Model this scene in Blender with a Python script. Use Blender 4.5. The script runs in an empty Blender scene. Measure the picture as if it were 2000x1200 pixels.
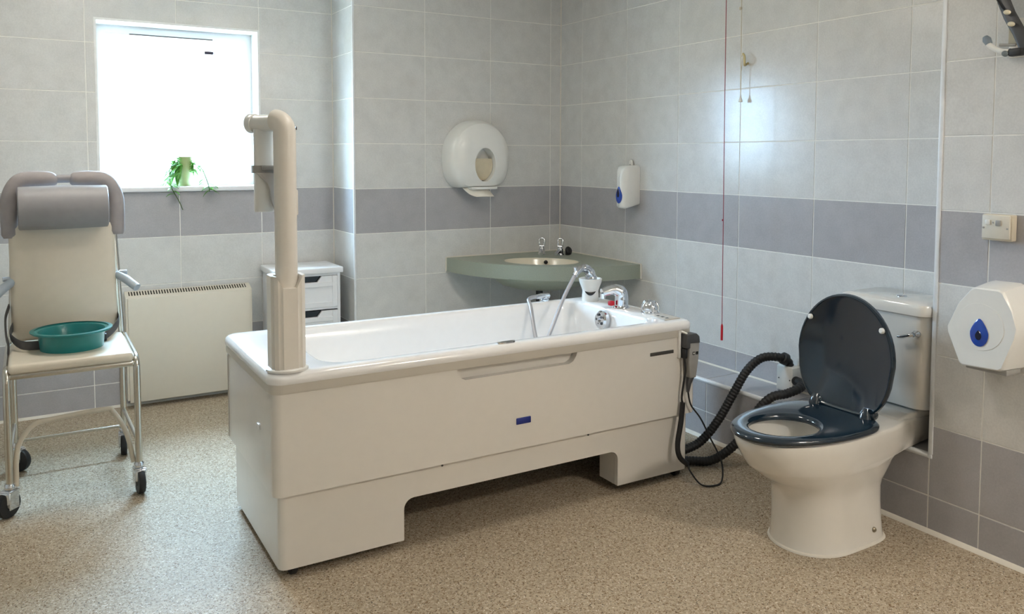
import bpy, bmesh, math, random
from mathutils import Vector, Matrix
random.seed(7)
PI = math.pi
scene = bpy.context.scene
COL = scene.collection

# ------------------------------------------------------------------ camera
CAM = Vector((-2.8825, -4.2794, 1.3042))
YAW, PITCH, ROLL, FPX = .5335, .0598, .0023, 1586.3855
fw = Vector((math.sin(YAW) * math.cos(PITCH), math.cos(YAW) * math.cos(PITCH), -math.sin(PITCH)))
rt = Vector((math.cos(YAW), -math.sin(YAW), 0)); up = rt.cross(fw)
r2 = rt * math.cos(ROLL) + up * math.sin(ROLL); u2 = -rt * math.sin(ROLL) + up * math.cos(ROLL)
cd = bpy.data.cameras.new('camera'); cam = bpy.data.objects.new('camera', cd); COL.objects.link(cam)
M = Matrix.Identity(4)
for i in range(3):
    M[i][0], M[i][1], M[i][2], M[i][3] = r2[i], u2[i], -fw[i], CAM[i]
cam.matrix_world = M
cd.sensor_width = 36; cd.lens = FPX / 2000 * 36; cd.shift_y = -197.07 / 2000; cd.clip_start = .05
scene.camera = cam

# ------------------------------------------------------------------ light
SKY = 50.0          # overcast daylight outside the window
LAMP = 10.5        # warm ceiling lamps
LAMP_COL = (1.0, .92, .82)
w = bpy.data.worlds.new('world'); scene.world = w; w.use_nodes = True
wn = w.node_tree; bg = wn.nodes['Background']; bg.inputs[1].default_value = SKY
# overcast sky, three times brighter overhead than at the horizon, above a dull ground
tcw = wn.nodes.new('ShaderNodeTexCoord'); sep = wn.nodes.new('ShaderNodeSeparateXYZ'); wn.links.new(tcw.outputs['Generated'], sep.inputs[0])
rampw = wn.nodes.new('ShaderNodeMapRange'); rampw.inputs['From Min'].default_value = -.02; rampw.inputs['From Max'].default_value = .02
wn.links.new(sep.outputs['Z'], rampw.inputs['Value'])
sk = wn.nodes.new('ShaderNodeValToRGB'); wn.links.new(sep.outputs['Z'], sk.inputs['Fac'])
sk.color_ramp.elements[0].color = (.16, .25, .35, 1); sk.color_ramp.elements[1].color = (.48, .75, 1.0, 1)
mxw = wn.nodes.new('ShaderNodeMix'); mxw.data_type = 'RGBA'; wn.links.new(rampw.outputs[0], mxw.inputs['Factor'])
mxw.inputs[6].default_value = (.09, .10, .09, 1); wn.links.new(sk.outputs['Color'], mxw.inputs[7]); wn.links.new(mxw.outputs[2], bg.inputs[0])
vs = scene.view_settings
vs.view_transform = 'Standard'; vs.look = 'None'; vs.gamma = 1; vs.use_curve_mapping = False; vs.exposure = 1.75
pl = bpy.data.lights.new('window_portal', 'AREA'); pl.shape = 'RECTANGLE'; pl.size = .82; pl.size_y = .86
pl.cycles.is_portal = True
po = bpy.data.objects.new('window_portal', pl); COL.objects.link(po)
po.location = (-2.187, .60, 1.577); po.rotation_euler = (-PI / 2, 0, 0)

# ------------------------------------------------------------------ materials
def lin(c):
    return tuple((x / 255 / 12.92) if x / 255 <= .04045 else ((x / 255 + .055) / 1.055) ** 2.4 for x in c) + (1,)
MATS = {}
def mat(name, col, rough=.4, metal=0, var=.04, scale=30, bump=0, coat=0, trans=0, sss=0, emit=None):
    if name in MATS: return MATS[name]
    m = bpy.data.materials.new(name); m.use_nodes = True; MATS[name] = m
    nt = m.node_tree; b = nt.nodes['Principled BSDF']
    c = lin(col)
    tc = nt.nodes.new('ShaderNodeTexCoord'); nz = nt.nodes.new('ShaderNodeTexNoise')
    nz.inputs['Scale'].default_value = scale; nz.inputs['Detail'].default_value = 4
    nt.links.new(tc.outputs['Object'], nz.inputs['Vector'])
    rp = nt.nodes.new('ShaderNodeValToRGB'); nt.links.new(nz.outputs['Fac'], rp.inputs['Fac'])
    rp.color_ramp.elements[0].position = .3; rp.color_ramp.elements[1].position = .7
    rp.color_ramp.elements[0].color = tuple(x * (1 - var) for x in c[:3]) + (1,)
    rp.color_ramp.elements[1].color = tuple(min(1, x * (1 + var)) for x in c[:3]) + (1,)
    nt.links.new(rp.outputs['Color'], b.inputs['Base Color'])
    b.inputs['Roughness'].default_value = rough; b.inputs['Metallic'].default_value = metal
    if coat: b.inputs['Coat Weight'].default_value = coat; b.inputs['Coat Roughness'].default_value = .08
    if trans: b.inputs['Transmission Weight'].default_value = trans
    if sss: b.inputs['Subsurface Weight'].default_value = sss; b.inputs['Subsurface Radius'].default_value = (.02, .02, .02)
    if emit: b.inputs['Emission Color'].default_value = tuple(emit[:3]) + (1,); b.inputs['Emission Strength'].default_value = emit[3]
    if bump:
        bp = nt.nodes.new('ShaderNodeBump'); bp.inputs['Strength'].default_value = bump; bp.inputs['Distance'].default_value = .002
        nt.links.new(nz.outputs['Fac'], bp.inputs['Height']); nt.links.new(bp.outputs['Normal'], b.inputs['Normal'])
    return m

def tile_mat(name, col, rough):
    m = bpy.data.materials.new(name); m.use_nodes = True; MATS[name] = m
    nt = m.node_tree; b = nt.nodes['Principled BSDF']; c = lin(col)
    tc = nt.nodes.new('ShaderNodeTexCoord'); oi = nt.nodes.new('ShaderNodeObjectInfo')
    mp = nt.nodes.new('ShaderNodeVectorMath'); mp.operation = 'MULTIPLY_ADD'
    cx = nt.nodes.new('ShaderNodeCombineXYZ')
    for i in range(3): nt.links.new(oi.outputs['Random'], cx.inputs[i])
    mp.inputs[1].default_value = (1, 1, 1)
    sc = nt.nodes.new('ShaderNodeVectorMath'); sc.operation = 'SCALE'; sc.inputs['Scale'].default_value = 37
    nt.links.new(cx.outputs[0], sc.inputs[0]); nt.links.new(tc.outputs['Object'], mp.inputs[0]); nt.links.new(sc.outputs[0], mp.inputs[2])
    n1 = nt.nodes.new('ShaderNodeTexNoise'); n1.inputs['Scale'].default_value = 160; n1.inputs['Detail'].default_value = 3
    n2 = nt.nodes.new('ShaderNodeTexNoise'); n2.inputs['Scale'].default_value = 14; n2.inputs['Detail'].default_value = 5
    nt.links.new(mp.outputs[0], n1.inputs['Vector']); nt.links.new(mp.outputs[0], n2.inputs['Vector'])
    ad = nt.nodes.new('ShaderNodeMath'); ad.operation = 'ADD'
    nt.links.new(n1.outputs['Fac'], ad.inputs[0]); nt.links.new(n2.outputs['Fac'], ad.inputs[1])
    rp = nt.nodes.new('ShaderNodeValToRGB')
    hf = nt.nodes.new('ShaderNodeMath'); hf.operation = 'MULTIPLY'; hf.inputs[1].default_value = .5
    nt.links.new(ad.outputs[0], hf.inputs[0]); nt.links.new(hf.outputs[0], rp.inputs['Fac'])
    rp.color_ramp.elements[0].position = .35; rp.color_ramp.elements[1].position = .65
    rp.color_ramp.elements[0].color = tuple(x * .93 for x in c[:3]) + (1,)
    rp.color_ramp.elements[1].color = tuple(x * 1.07 for x in c[:3]) + (1,)
    nt.links.new(rp.outputs['Color'], b.inputs['Base Color'])
    b.inputs['Roughness'].default_value = rough; b.inputs['Specular IOR Level'].default_value = .28
    bp = nt.nodes.new('ShaderNodeBump'); bp.inputs['Strength'].default_value = .05; bp.inputs['Distance'].default_value = .002
    nt.links.new(n2.outputs['Fac'], bp.inputs['Height']); nt.links.new(bp.outputs['Normal'], b.inputs['Normal'])
    return m

def floor_mat():
    m = bpy.data.materials.new('speckled_vinyl'); m.use_nodes = True
    nt = m.node_tree; b = nt.nodes['Principled BSDF']
    tc = nt.nodes.new('ShaderNodeTexCoord')
    def nz(scale, off):
        mp = nt.nodes.new('ShaderNodeMapping'); mp.inputs['Location'].default_value = (off, off * 2, 0)
        n = nt.nodes.new('ShaderNodeTexNoise'); n.inputs['Scale'].default_value = scale; n.inputs['Detail'].default_value = 1.5
        nt.links.new(tc.outputs['Object'], mp.inputs[0]); nt.links.new(mp.outputs[0], n.inputs['Vector']); return n.outputs['Fac']
    def step(v, a, bb):
        r = nt.nodes.new('ShaderNodeMapRange'); r.inputs['From Min'].default_value = a; r.inputs['From Max'].default_value = bb
        nt.links.new(v, r.inputs['Value']); return r.outputs[0]
    def mix(fac, a, c2):
        x = nt.nodes.new('ShaderNodeMix'); x.data_type = 'RGBA'
        nt.links.new(fac, x.inputs['Factor'])
        if isinstance(a, tuple): x.inputs[6].default_value = a
        else: nt.links.new(a, x.inputs[6])
        x.inputs[7].default_value = c2
        return x.outputs[2]
    base = mix(step(nz(90, 1), .40, .60), lin((166, 150, 128)), lin((186, 172, 150)))
    c1 = mix(step(nz(170, 5), .60, .66), base, lin((118, 92, 62)))
    c2 = mix(step(nz(190, 9), .63, .68), c1, lin((78, 70, 62)))
    c3 = mix(step(nz(180, 13), .64, .69), c2, lin((222, 214, 200)))
    nt.links.new(c3, b.inputs['Base Color'])
    b.inputs['Roughness'].default_value = .55; b.inputs['Specular IOR Level'].default_value = .22
    return m

FLOOR = floor_mat()
TL = tile_mat('light_tile', (212, 211, 208), .2)
TD = tile_mat('dark_tile', (174, 172, 174), .24)
GROUT = mat('grout', (240, 238, 232), .8, var=.03, scale=60)
PLASTER = mat('white_paint', (236, 236, 234), .6)
WHITEPL = mat('white_plastic', (232, 231, 226), .28, coat=.2, var=.01)
CREAMPL = mat('warm_white_plastic', (228, 222, 212), .35, var=.015)
BATHW = mat('bath_acrylic', (240, 239, 238), .14, coat=.5, var=.01)
PANEL = mat('bath_panel', (227, 222, 214), .22, coat=.3, var=.01)
LIPM = mat('rim_lip_grey', (205, 199, 188), .3, var=.01)
CERAM = mat('ceramic', (226, 222, 214), .08, coat=.6, var=.01)
CHROME = mat('chrome', (220, 222, 226), .08, metal=1, var=.01)
STEEL = mat('steel_tube', (205, 200, 190), .22, metal=1, var=.03)
NAVY = mat('navy_seat', (15, 34, 48), .12, coat=.7, var=.05)
BLACK = mat('black_rubber', (26, 26, 28), .5, var=.1)
BLACKGLOSS = mat('black_gloss', (16, 16, 18), .2)
DARKGREY = mat('dark_grey_plastic', (72, 72, 74), .4)
MIDGREY = mat('mid_grey_plastic', (158, 156, 152), .4)
GREEN = mat('green_worktop', (154, 161, 147), .42, var=.07, scale=260)
CREAM = mat('cream_basin', (226, 218, 198), .2, coat=.4, var=.01)
PAPER = mat('paper', (236, 230, 218), .9, bump=.1)
PAPERB = mat('paper_roll', (214, 202, 176), .9, bump=.1)
BLUE = mat('blue_window', (20, 70, 170), .12, coat=.6, var=.12, scale=40)
BLUED = mat('dark_blue', (10, 20, 50), .2)
BADGE = mat('blue_badge', (32, 48, 128), .35)
RED = mat('red', (190, 20, 40), .4)
REDCORD = mat('red_cord', (140, 28, 48), .7)
WCORD = mat('white_cord', (214, 204, 180), .7)
CUSH = mat('cream_vinyl', (222, 212, 194), .38, var=.02, bump=.05)
GREYCUSH = mat('grey_vinyl', (150, 148, 150), .5, var=.04)
GREYPAD = mat('grey_pad', (160, 154, 154), .7, var=.06)
ARMG = mat('pale_blue_grey', (172, 182, 192), .4)
STRAP = mat('strap', (84, 82, 82), .7, var=.1)
TEAL = mat('teal_plastic', (24, 128, 128), .3, var=.05, coat=.2)
HEATER = mat('heater_paint', (222, 215, 200), .4, var=.01)
SLOT = mat('slot_dark', (40, 30, 20), .8)
SATIN = mat('white_satin_wood', (236, 236, 238), .35, var=.01)
LEAF = mat('leaf', (96, 160, 60), .45, var=.25, scale=25)
STEM = mat('stem', (88, 104, 60), .6)
POT = mat('pale_green_pot', (170, 182, 128), .4, var=.05)
HOSE = mat('grey_hose', (178, 178, 182), .3, metal=.35, var=.03)
BEIGE = mat('beige_plastic', (206, 196, 176), .5)
LINER = mat('sealant', (224, 218, 206), .6, var=.03)

def glass_mat():
    m = bpy.data.materials.new('window_glass'); m.use_nodes = True; nt = m.node_tree; nt.nodes.clear()
    o = nt.nodes.new('ShaderNodeOutputMaterial'); t = nt.nodes.new('ShaderNodeBsdfTransparent'); g = nt.nodes.new('ShaderNodeBsdfGlossy')
    g.inputs['Roughness'].default_value = .05; x = nt.nodes.new('ShaderNodeMixShader'); x.inputs[0].default_value = .07
    nt.links.new(t.outputs[0], x.inputs[1]); nt.links.new(g.outputs[0], x.inputs[2]); nt.links.new(x.outputs[0], o.inputs[0]); return m
GLASS = glass_mat()

# ------------------------------------------------------------------ helpers
WO = {}          # world origin of every object built here (no rotations on parents)
def finish(name, me, material, parent, loc):
    o = bpy.data.objects.new(name, me); COL.objects.link(o)
    if material is not None and not me.materials: me.materials.append(material)
    p = Vector(WO[parent.name]) if parent else Vector((0, 0, 0))
    o.parent = parent
    o.location = Vector(loc) - p
    WO[o.name] = Vector(loc)
    return o
def obj(name, bm, material, parent=None, smooth=35, label=None):
    bmesh.ops.recalc_face_normals(bm, faces=bm.faces)
    lo = [min(v.co[i] for v in bm.verts) for i in range(3)]; hi = [max(v.co[i] for v in bm.verts) for i in range(3)]
    org = Vector(((lo[0] + hi[0]) / 2, (lo[1] + hi[1]) / 2, lo[2]))
    bmesh.ops.translate(bm, verts=bm.verts, vec=-org)
    me = bpy.data.meshes.new(name); bm.to_mesh(me); bm.free()
    if smooth:
        me.shade_smooth(); me.set_sharp_from_angle(angle=math.radians(smooth))
    o = finish(name, me, material, parent, org)
    if label: o['label'] = label
    return o
def thing(name, loc, label, cat, group=None):
    o = bpy.data.objects.new(name, None); COL.objects.link(o); o.location = loc; o.empty_display_size = .1
    WO[o.name] = Vector(loc); tag(o, label, cat, group); return o
def tag(o, label, cat, group=None):
    o['label'] = label; o['category'] = cat
    if group: o['group'] = group
    return o
def struct(o): o['kind'] = 'structure'; return o

def B(): return bmesh.new()
def box(bm, x0, x1, y0, y1, z0, z1, bev=0, seg=2):
    t = bmesh.new(); bmesh.ops.create_cube(t, size=1)
    for v in t.verts:
        v.co = Vector(((x0 + x1) / 2 + v.co.x * (x1 - x0), (y0 + y1) / 2 + v.co.y * (y1 - y0), (z0 + z1) / 2 + v.co.z * (z1 - z0)))
    if bev: bmesh.ops.bevel(t, geom=t.edges[:], offset=bev, segments=seg, profile=.5, affect='EDGES')
    merge(bm, t); return bm
def merge(bm, t, mtx=None):
    me = bpy.data.meshes.new('tmp')
    if mtx: bmesh.ops.transform(t, matrix=mtx, verts=t.verts)
    t.to_mesh(me); t.free(); bm.from_mesh(me); bpy.data.meshes.remove(me); return bm
def loft(bm, loops, cap0=True, cap1=True, closed=True):
    rows = [[bm.verts.new(p) for p in L] for L in loops]
    n = len(rows[0])
    for a, b in zip(rows, rows[1:]):
        for i in range(n if closed else n - 1):
            j = (i + 1) % n; bm.faces.new((a[i], a[j], b[j], b[i]))
    if cap0: bm.faces.new(rows[0])
    if cap1: bm.faces.new(rows[-1])
    return bm
def rrect(x0, x1, y0, y1, r, n=6):
    out = []
    for cx, cy, a in ((x1 - r, y1 - r, 0), (x0 + r, y1 - r, PI / 2), (x0 + r, y0 + r, PI), (x1 - r, y0 + r, 1.5 * PI)):
        for k in range(n + 1):
            t = a + k * PI / 2 / n; out.append((cx + r * math.cos(t), cy + r * math.sin(t)))
    return out
def at_z(L, z): return [(x, y, z) for x, y in L]
def ell(cx, cy, a, b, z, n=40, p=2, rot=0):
    out = []
    for k in range(n):
        t = 2 * PI * k / n; c, s = math.cos(t), math.sin(t)
        x = a * math.copysign(abs(c) ** (2 / p), c); y = b * math.copysign(abs(s) ** (2 / p), s)
        out.append((cx + x * math.cos(rot) - y * math.sin(rot), cy + x * math.sin(rot) + y * math.cos(rot), z))
    return out
def smooth_path(P, k=8):
    P = [Vector(p) for p in P]; out = []
    for i in range(len(P) - 1):
        p0 = P[i - 1] if i else P[i] * 2 - P[i + 1]; p1, p2 = P[i], P[i + 1]; p3 = P[i + 2] if i + 2 < len(P) else p2 * 2 - p1
        for j in range(k):
            t = j / k
            out.append(.5 * ((2 * p1) + (p2 - p0) * t + (2 * p0 - 5 * p1 + 4 * p2 - p3) * t * t + (3 * p1 - p0 - 3 * p2 + p3) * t ** 3))
    out.append(P[-1]); return out
def tube(bm, P, r, seg=12, cap=True, flat=None):
    P = [Vector(p) for p in P]; R = r if isinstance(r, (list, tuple)) else [r] * len(P)
    T = []
    for i in range(len(P)):
        a = P[max(0, i - 1)]; b = P[min(len(P) - 1, i + 1)]; T.append((b - a).normalized())
    n = T[0].orthogonal().normalized()
    if flat is not None:
        n = Vector(flat[0]); n = (n - T[0] * n.dot(T[0])).normalized()
    loops = []
    for i, p in enumerate(P):
        n = (n - T[i] * n.dot(T[i])).normalized(); b = T[i].cross(n)
        ka, kb = (R[i], R[i]) if flat is None else (flat[1], flat[2])
        loops.append([p + n * math.cos(2 * PI * k / seg) * ka + b * math.sin(2 * PI * k / seg) * kb for k in range(seg)])
    return loft(bm, loops, cap, cap)
def lathe(bm, prof, c=(0, 0, 0), axis='z', seg=28, direction=None, cap0=True, cap1=True):
    t = bmesh.new()
    loft(t, [[(r * math.cos(2 * PI * k / seg), r * math.sin(2 * PI * k / seg), z) for k in range(seg)] for r, z in prof], cap0, cap1)
    if direction is not None: q = Vector((0, 0, 1)).rotation_difference(Vector(direction).normalized()).to_matrix().to_4x4()
    elif axis == 'x': q = Matrix.Rotation(PI / 2, 4, 'Y')
    elif axis == 'y': q = Matrix.Rotation(PI / 2, 4, 'X')
    else: q = Matrix.Identity(4)
    return merge(bm, t, Matrix.Translation(c) @ q)
def prism(bm, poly, axis, a0, a1, bev=0, seg=2):
    """poly: 2-D outline; axis 'x': (y,z), 'y': (x,z), 'z': (x,y)"""
    def P(u, v, a): return {'x': (a, u, v), 'y': (u, a, v), 'z': (u, v, a)}[axis]
    t = bmesh.new(); loft(t, [[P(u, v, a0) for u, v in poly], [P(u, v, a1) for u, v in poly]])
    bmesh.ops.recalc_face_normals(t, faces=t.faces)
    if bev: bmesh.ops.bevel(t, geom=t.edges[:], offset=bev, segments=seg, profile=.5, affect='EDGES', clamp_overlap=True)
    return merge(bm, t)
def cut(o, cutter_bm):
    bmesh.ops.recalc_face_normals(cutter_bm, faces=cutter_bm.faces)
    me = bpy.data.meshes.new('cutter'); cutter_bm.to_mesh(me); cutter_bm.free()
    c = bpy.data.objects.new('cutter', me); COL.objects.link(c)
    par = o.parent; loc = o.location.copy(); o.parent = None; o.location = WO[o.name]
    md = o.modifiers.new('b', 'BOOLEAN'); md.operation = 'DIFFERENCE'; md.object = c; md.solver = 'EXACT'
    bpy.context.view_layer.update()
    dg = bpy.context.evaluated_depsgraph_get()
    nm = bpy.data.meshes.new_from_object(o.evaluated_get(dg), preserve_all_data_layers=True, depsgraph=dg)
    o.modifiers.clear(); old = o.data; o.data = nm; nm.name = old.name; bpy.data.meshes.remove(old)
    o.parent = par; o.location = loc
    bpy.data.objects.remove(c); bpy.data.meshes.remove(me)
    nm.shade_smooth(); nm.set_sharp_from_angle(angle=math.radians(35))
    return o
def ray_dir(px, py): return fw + r2 * ((px - 1000) / FPX) - u2 * ((py - 402.93) / FPX)

# ------------------------------------------------------------------ room shell
H = 2.40
ZB = .8795                                    # bottom of the dark tile band
TW, TH, G = .4286, .25, .0042
XE, YW, XP, YQ = -1.363, .350, -.2216, -2.634  # pier edge, window wall, boxed-out wall plane, niche edge
XL, YF = -4.2, -5.7
WX0, WX1, WZ0, WZ1 = -2.596, -1.776, 1.147, 2.006   # window opening

fl = struct(obj('floor', box(B(), XL - .2, .2, YF - .2, .9, -.08, 0), FLOOR, smooth=0))
struct(obj('ceiling', box(B(), XL - .2, .2, YF - .2, .9, H, H + .1), PLASTER, smooth=0))
D = .0016                                     # joints lie this far behind the tile faces
wall_back = struct(obj('wall_back', box(B(), XE + D, .2, D, .9, 0, H), GROUT, smooth=0))
bm = B()
box(bm, XL - .2, WX0, YW + D, .66, 0, H); box(bm, WX1, XE, YW + D, .66, 0, H)
box(bm, WX0, WX1, YW + D, .66, 0, WZ0 - .03); box(bm, WX0, WX1, YW + D, .66, WZ1, H)
wall_window = struct(obj('wall_window', bm, GROUT, smooth=0))
wall_right = struct(obj('wall_right', box(B(), D, .2, YQ, 0, 0, H), GROUT, smooth=0))
ledge = struct(obj('wall_right_ledge', box(B(), XP + D, 0, YQ, 0, 0, .277 - D), GROUT, smooth=0))
wall_rf = struct(obj('wall_right_front', box(B(), XP + D, .2, YF, YQ, 0, H), GROUT, smooth=0))
struct(obj('wall_left', box(B(), XL - .2, XL, YF, YW, 0, H), mat('wall_left_paint', (205, 203, 197), .5), smooth=0))
struct(obj('wall_front', box(B(), XL - .2, .2, YF - .2, YF, 0, H), mat('wall_front_paint', (205, 203, 197), .5), smooth=0))

CACHE = {}
def tile(wall, face, u0, u1, z0, z1, plane, m, holes=()):
    """face 'y-': outward -y, u = x ; 'x-': outward -x, u = y ; 'z+': top of ledge (u=y, z0/z1 = x)"""
    u0 += G / 2; u1 -= G / 2; z0 += G / 2; z1 -= G / 2
    if u1 - u0 < .006 or z1 - z0 < .006: return
    rects = [(u0, u1, z0, z1)]
    for (a, b, c, d) in holes:
        new = []
        for (p, q, r, s) in rects:
            if b <= p or a >= q or d <= r or c >= s: new.append((p, q, r, s)); continue
            if a > p: new.append((p, a, r, s))
            if b < q: new.append((b, q, r, s))
            pp, qq = max(p, a), min(q, b)
            if c > r: new.append((pp, qq, r, c))
            if d < s: new.append((pp, qq, d, s))
        rects = new
    rects = [r for r in rects if r[1] - r[0] > .004 and r[3] - r[2] > .004]
    if not rects: return
    cu = (min(r[0] for r in rects) + max(r[1] for r in rects)) / 2; cz = (min(r[2] for r in rects) + max(r[3] for r in rects)) / 2
    key = (face, m.name, tuple(tuple(round(v, 4) for v in (r[0] - cu, r[1] - cu, r[2] - cz, r[3] - cz)) for r in rects))
    me = CACHE.get(key)
    T = .005
    if me is None:
        b = B()
        for (p, q, r, s) in rects:
            p, q, r, s = p - cu, q - cu, r - cz, s - cz
            bv = .0008 if len(rects) == 1 else 0
            if face == 'y-': box(b, p, q, 0, T, r, s, bv, 1)
            elif face == 'x-': box(b, 0, T, p, q, r, s, bv, 1)
            else: box(b, r, s, p, q, -T, 0, bv, 1)
        me = bpy.data.meshes.new('tile'); b.to_mesh(me); b.free(); me.materials.append(m); CACHE[key] = me
    loc = {'y-': (cu, plane, cz), 'x-': (plane, cu, cz), 'z+': (cz, cu, plane)}[face]
    finish('tile', me, None, wall, loc)
def rows(zlo, zhi):
    e = [ZB + k * TH for k in range(-3, 7)]
    e = [zlo] + [z for z in e if zlo + .001 < z < zhi - .001] + [zhi]
    for a, b in zip(e, e[1:]):
        mid = (a + b) / 2
        yield a, b, (TD if mid < ZB - 2 * TH or ZB < mid < ZB + TH else TL)
def grid(lo, hi, first):
    e = []; k = math.ceil((lo - first) / TW - 1e-6)
    while first + k * TW < hi - .001:
        if first + k * TW > lo + .001: e.append(first + k * TW)
        k += 1
    return [lo] + e + [hi]
def tile_wall(wall, face, us, zlo, zhi, plane, holes=()):
    for a, b in zip(us, us[1:]):
        for z0, z1, m in rows(zlo, zhi): tile(wall, face, a, b, z0, z1, plane, m, holes)
tile_wall(wall_back, 'y-', [XE, -.9341, -.5055, -.0769, 0], 0, H, 0)
tile_wall(wall_back, 'x-', [0, YW], 0, H, XE)
tile_wall(wall_window, 'y-', grid(-3.9, XE, -2.208), 0, H, YW, [(WX0, WX1, WZ0 - .03, WZ1)])
tile_wall(wall_right, 'x-', grid(YQ, 0, -.2284), .277, H, 0)
tile_wall(ledge, 'x-', grid(YQ, 0, -1.548), 0, .277, XP)
for a, b in zip(grid(YQ, 0, -1.53), grid(YQ, 0, -1.53)[1:]): tile(ledge, 'z+', a, b, XP, 0, .277, TD)
tile_wall(wall_rf, 'x-', grid(-4.1, YQ, -2.8108), 0, H, XP)

# trims: corner beads, sealant lines and the lines along the floor
def trim(n, bm, m=LINER): return struct(obj('trim_%d' % n, bm, m, smooth=40))
TRIMW = mat('trim_white', (226, 228, 230), .35)
trim(1, box(B(), XE - .003, XE + .009, -.0035, .009, 0, H, .003, 2), TRIMW)
trim(2, box(B(), XP - .004, XP + .012, YQ - .012, YQ + .004, .277, H, .003, 2), TRIMW)
b = B()
tube(b, [(XP + .007, YQ + .004, .270), (XP + .007, -.01, .270)], .0105, 12); trim(3, b, TRIMW)
trim(4, box(B(), XP - .004, XP + .010, YQ - .0105, YQ + .0035, .262, .277, .002, 1), TRIMW)
b = B(); tube(b, [(-.001, -.001, .72), (-.001, -.001, H)], .0042, 8); trim(5, b)
b = B(); tube(b, [(XE - .001, YW - .001, 0), (XE - .001, YW - .001, H)], .0035, 8); trim(6, b)
b = B(); prism(b, [(XP, 0), (XP - .012, 0), (XP - .004, .012), (XP, .014)], 'y', YF, 0); trim(7, b)
b = B(); prism(b, [(YW, 0), (YW - .010, 0), (YW - .003, .010), (YW, .012)], 'x', XL, XE); trim(8, b)
b = B(); prism(b, [(0, 0), (-.010, 0), (-.003, .010), (0, .012)], 'x', XE, XP); trim(9, b)
b = B(); prism(b, [(0, .277), (-.006, .277), (-.002, .283), (0, .284)], 'y', YQ, -.01); trim(10, b)

# window: reveal, sill board, frame, sash, panes, handle
win = struct(obj('window_1', (lambda q: (box(q, WX0, WX0 + .012, YW - .002, .56, WZ0, WZ1), box(q, WX1 - .012, WX1, YW - .002, .56, WZ0, WZ1),
     box(q, WX0 + .012, WX1 - .012, YW - .002, .56, WZ1 - .012, WZ1), q)[-1])(B()), PLASTER, smooth=0))
obj('sill', box(B(), WX0 - .004, WX1 + .004, YW - .022, .57, WZ0 - .028, WZ0, .008, 3), SATIN, win)
b = B(); y0, y1 = .50, .56; f = .045
box(b, WX0 + .012, WX0 + .012 + f, y0, y1, WZ0, WZ1 - .012); box(b, WX1 - .012 - f, WX1 - .012, y0, y1, WZ0, WZ1 - .012)
box(b, WX0 + .012 + f, WX1 - .012 - f, y0, y1, WZ0, WZ0 + f); box(b, WX0 + .012 + f, WX1 - .012 - f, y0, y1, WZ1 - .012 - f, WZ1 - .012)
fr = obj('window_frame', b, SATIN, win)
b = B(); sx0, sx1, sz0, sz1, f = WX0 + .050, WX1 - .050, WZ0 + .04, WZ1 - .062, .05
box(b, sx0, sx0 + f, .488, .54, sz0, sz1); box(b, sx1 - f, sx1, .488, .54, sz0, sz1)
box(b, sx0 + f, sx1 - f, .488, .54, sz0, sz0 + f); box(b, sx0 + f, sx1 - f, .488, .54, sz1 - f, sz1)
sash = obj('sash', b, SATIN, win)
obj('pane', box(B(), sx0 + .03, sx1 - .03, .512, .518, sz0 + .03, sz1 - .03), GLASS, sash, smooth=0)
obj('handle', box(box(B(), -2.050, -2.000, .452, .470, 1.866, 1.884, .005), -2.032, -2.018, .468, .49, 1.866, 1.884, .003), mat('handle_dark', (52, 48, 66), .4), sash)
obj('sash_gap_shade', box(B(), -2.42, -2.0, .484, .489, sz1 + .004, sz1 + .010), DARKGREY, win, smooth=0)  # dark strip whose colour stands in for shade in the gap above the sash

# ceiling lamps (round bulkheads)
def lamp(x, y, r, label, k=1):
    t = thing('ceiling_lamp', (x, y, H - .07), label, 'lamp')
    obj('lamp_base', lathe(B(), [(r + .015, 0), (r + .015, .03), (r, .03)], (x, y, H - .03)), WHITEPL, t)
    dm = mat('lamp_diffuser_%d' % k, (255, 245, 230), .5, emit=(*LAMP_COL, LAMP * k))
    obj('diffuser', lathe(B(), [(r * .35, 0), (r * .75, .008), (r * .95, .024), (r, .04)], (x, y, H - .07)), dm, t)
lamp(-1.50, -2.05, .17, 'round warm ceiling lamp above the bath')
lamp(-2.70, -.75, .17, 'round warm ceiling lamp above the shower chair')
lamp(-.55, -4.9, .20, 'round warm ceiling lamp nearest the room entrance', 3)

# ------------------------------------------------------------------ assisted bath
BX0, BX1, BY0, BY1 = -2.292, -.592, -1.862, -1.170
bath = thing('assisted_bath', ((BX0 + BX1) / 2, (BY0 + BY1) / 2, 0), 'white height-adjustable assisted bath with lift column at one end', 'bath')
def R(ins, z, r=.05): return at_z(rrect(BX0 + ins, BX1 - ins, BY0 + ins, BY1 - ins, max(.004, r - ins), 8), z)
IX0, IX1, IY0, IY1 = -2.10, -.745, -1.800, -1.225
def I(ins, z, r=.09, e=0): return at_z(rrect(IX0 + ins + e, IX1 - ins * .5, IY0 + ins, IY1 - ins, r, 8), z)
b = B()
loft(b, [R(.02, .618), R(.002, .618), R(0, .624), R(.0, .634), R(.004, .644), R(.014, .650), R(.026, .652),
         I(-.012, .652, .10), I(-.004, .649, .098), I(.003, .640, .095), I(.012, .60), I(.04, .42, .11, .08), I(.07, .34, .12, .16), I(.13, .31, .12, .2)], cap0=False)
obj('tub', b, BATHW, bath, 50, 'glossy white tub with a rolled rim')
b = B(); loft(b, [R(.02, .588, .045), R(.006, .588, .045), R(.004, .594, .045), R(.004, .619, .045), R(.02, .619, .045)], False, False)
obj('rim_band', b, LIPM, bath, 40, 'pale grey band under the rim')
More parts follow.
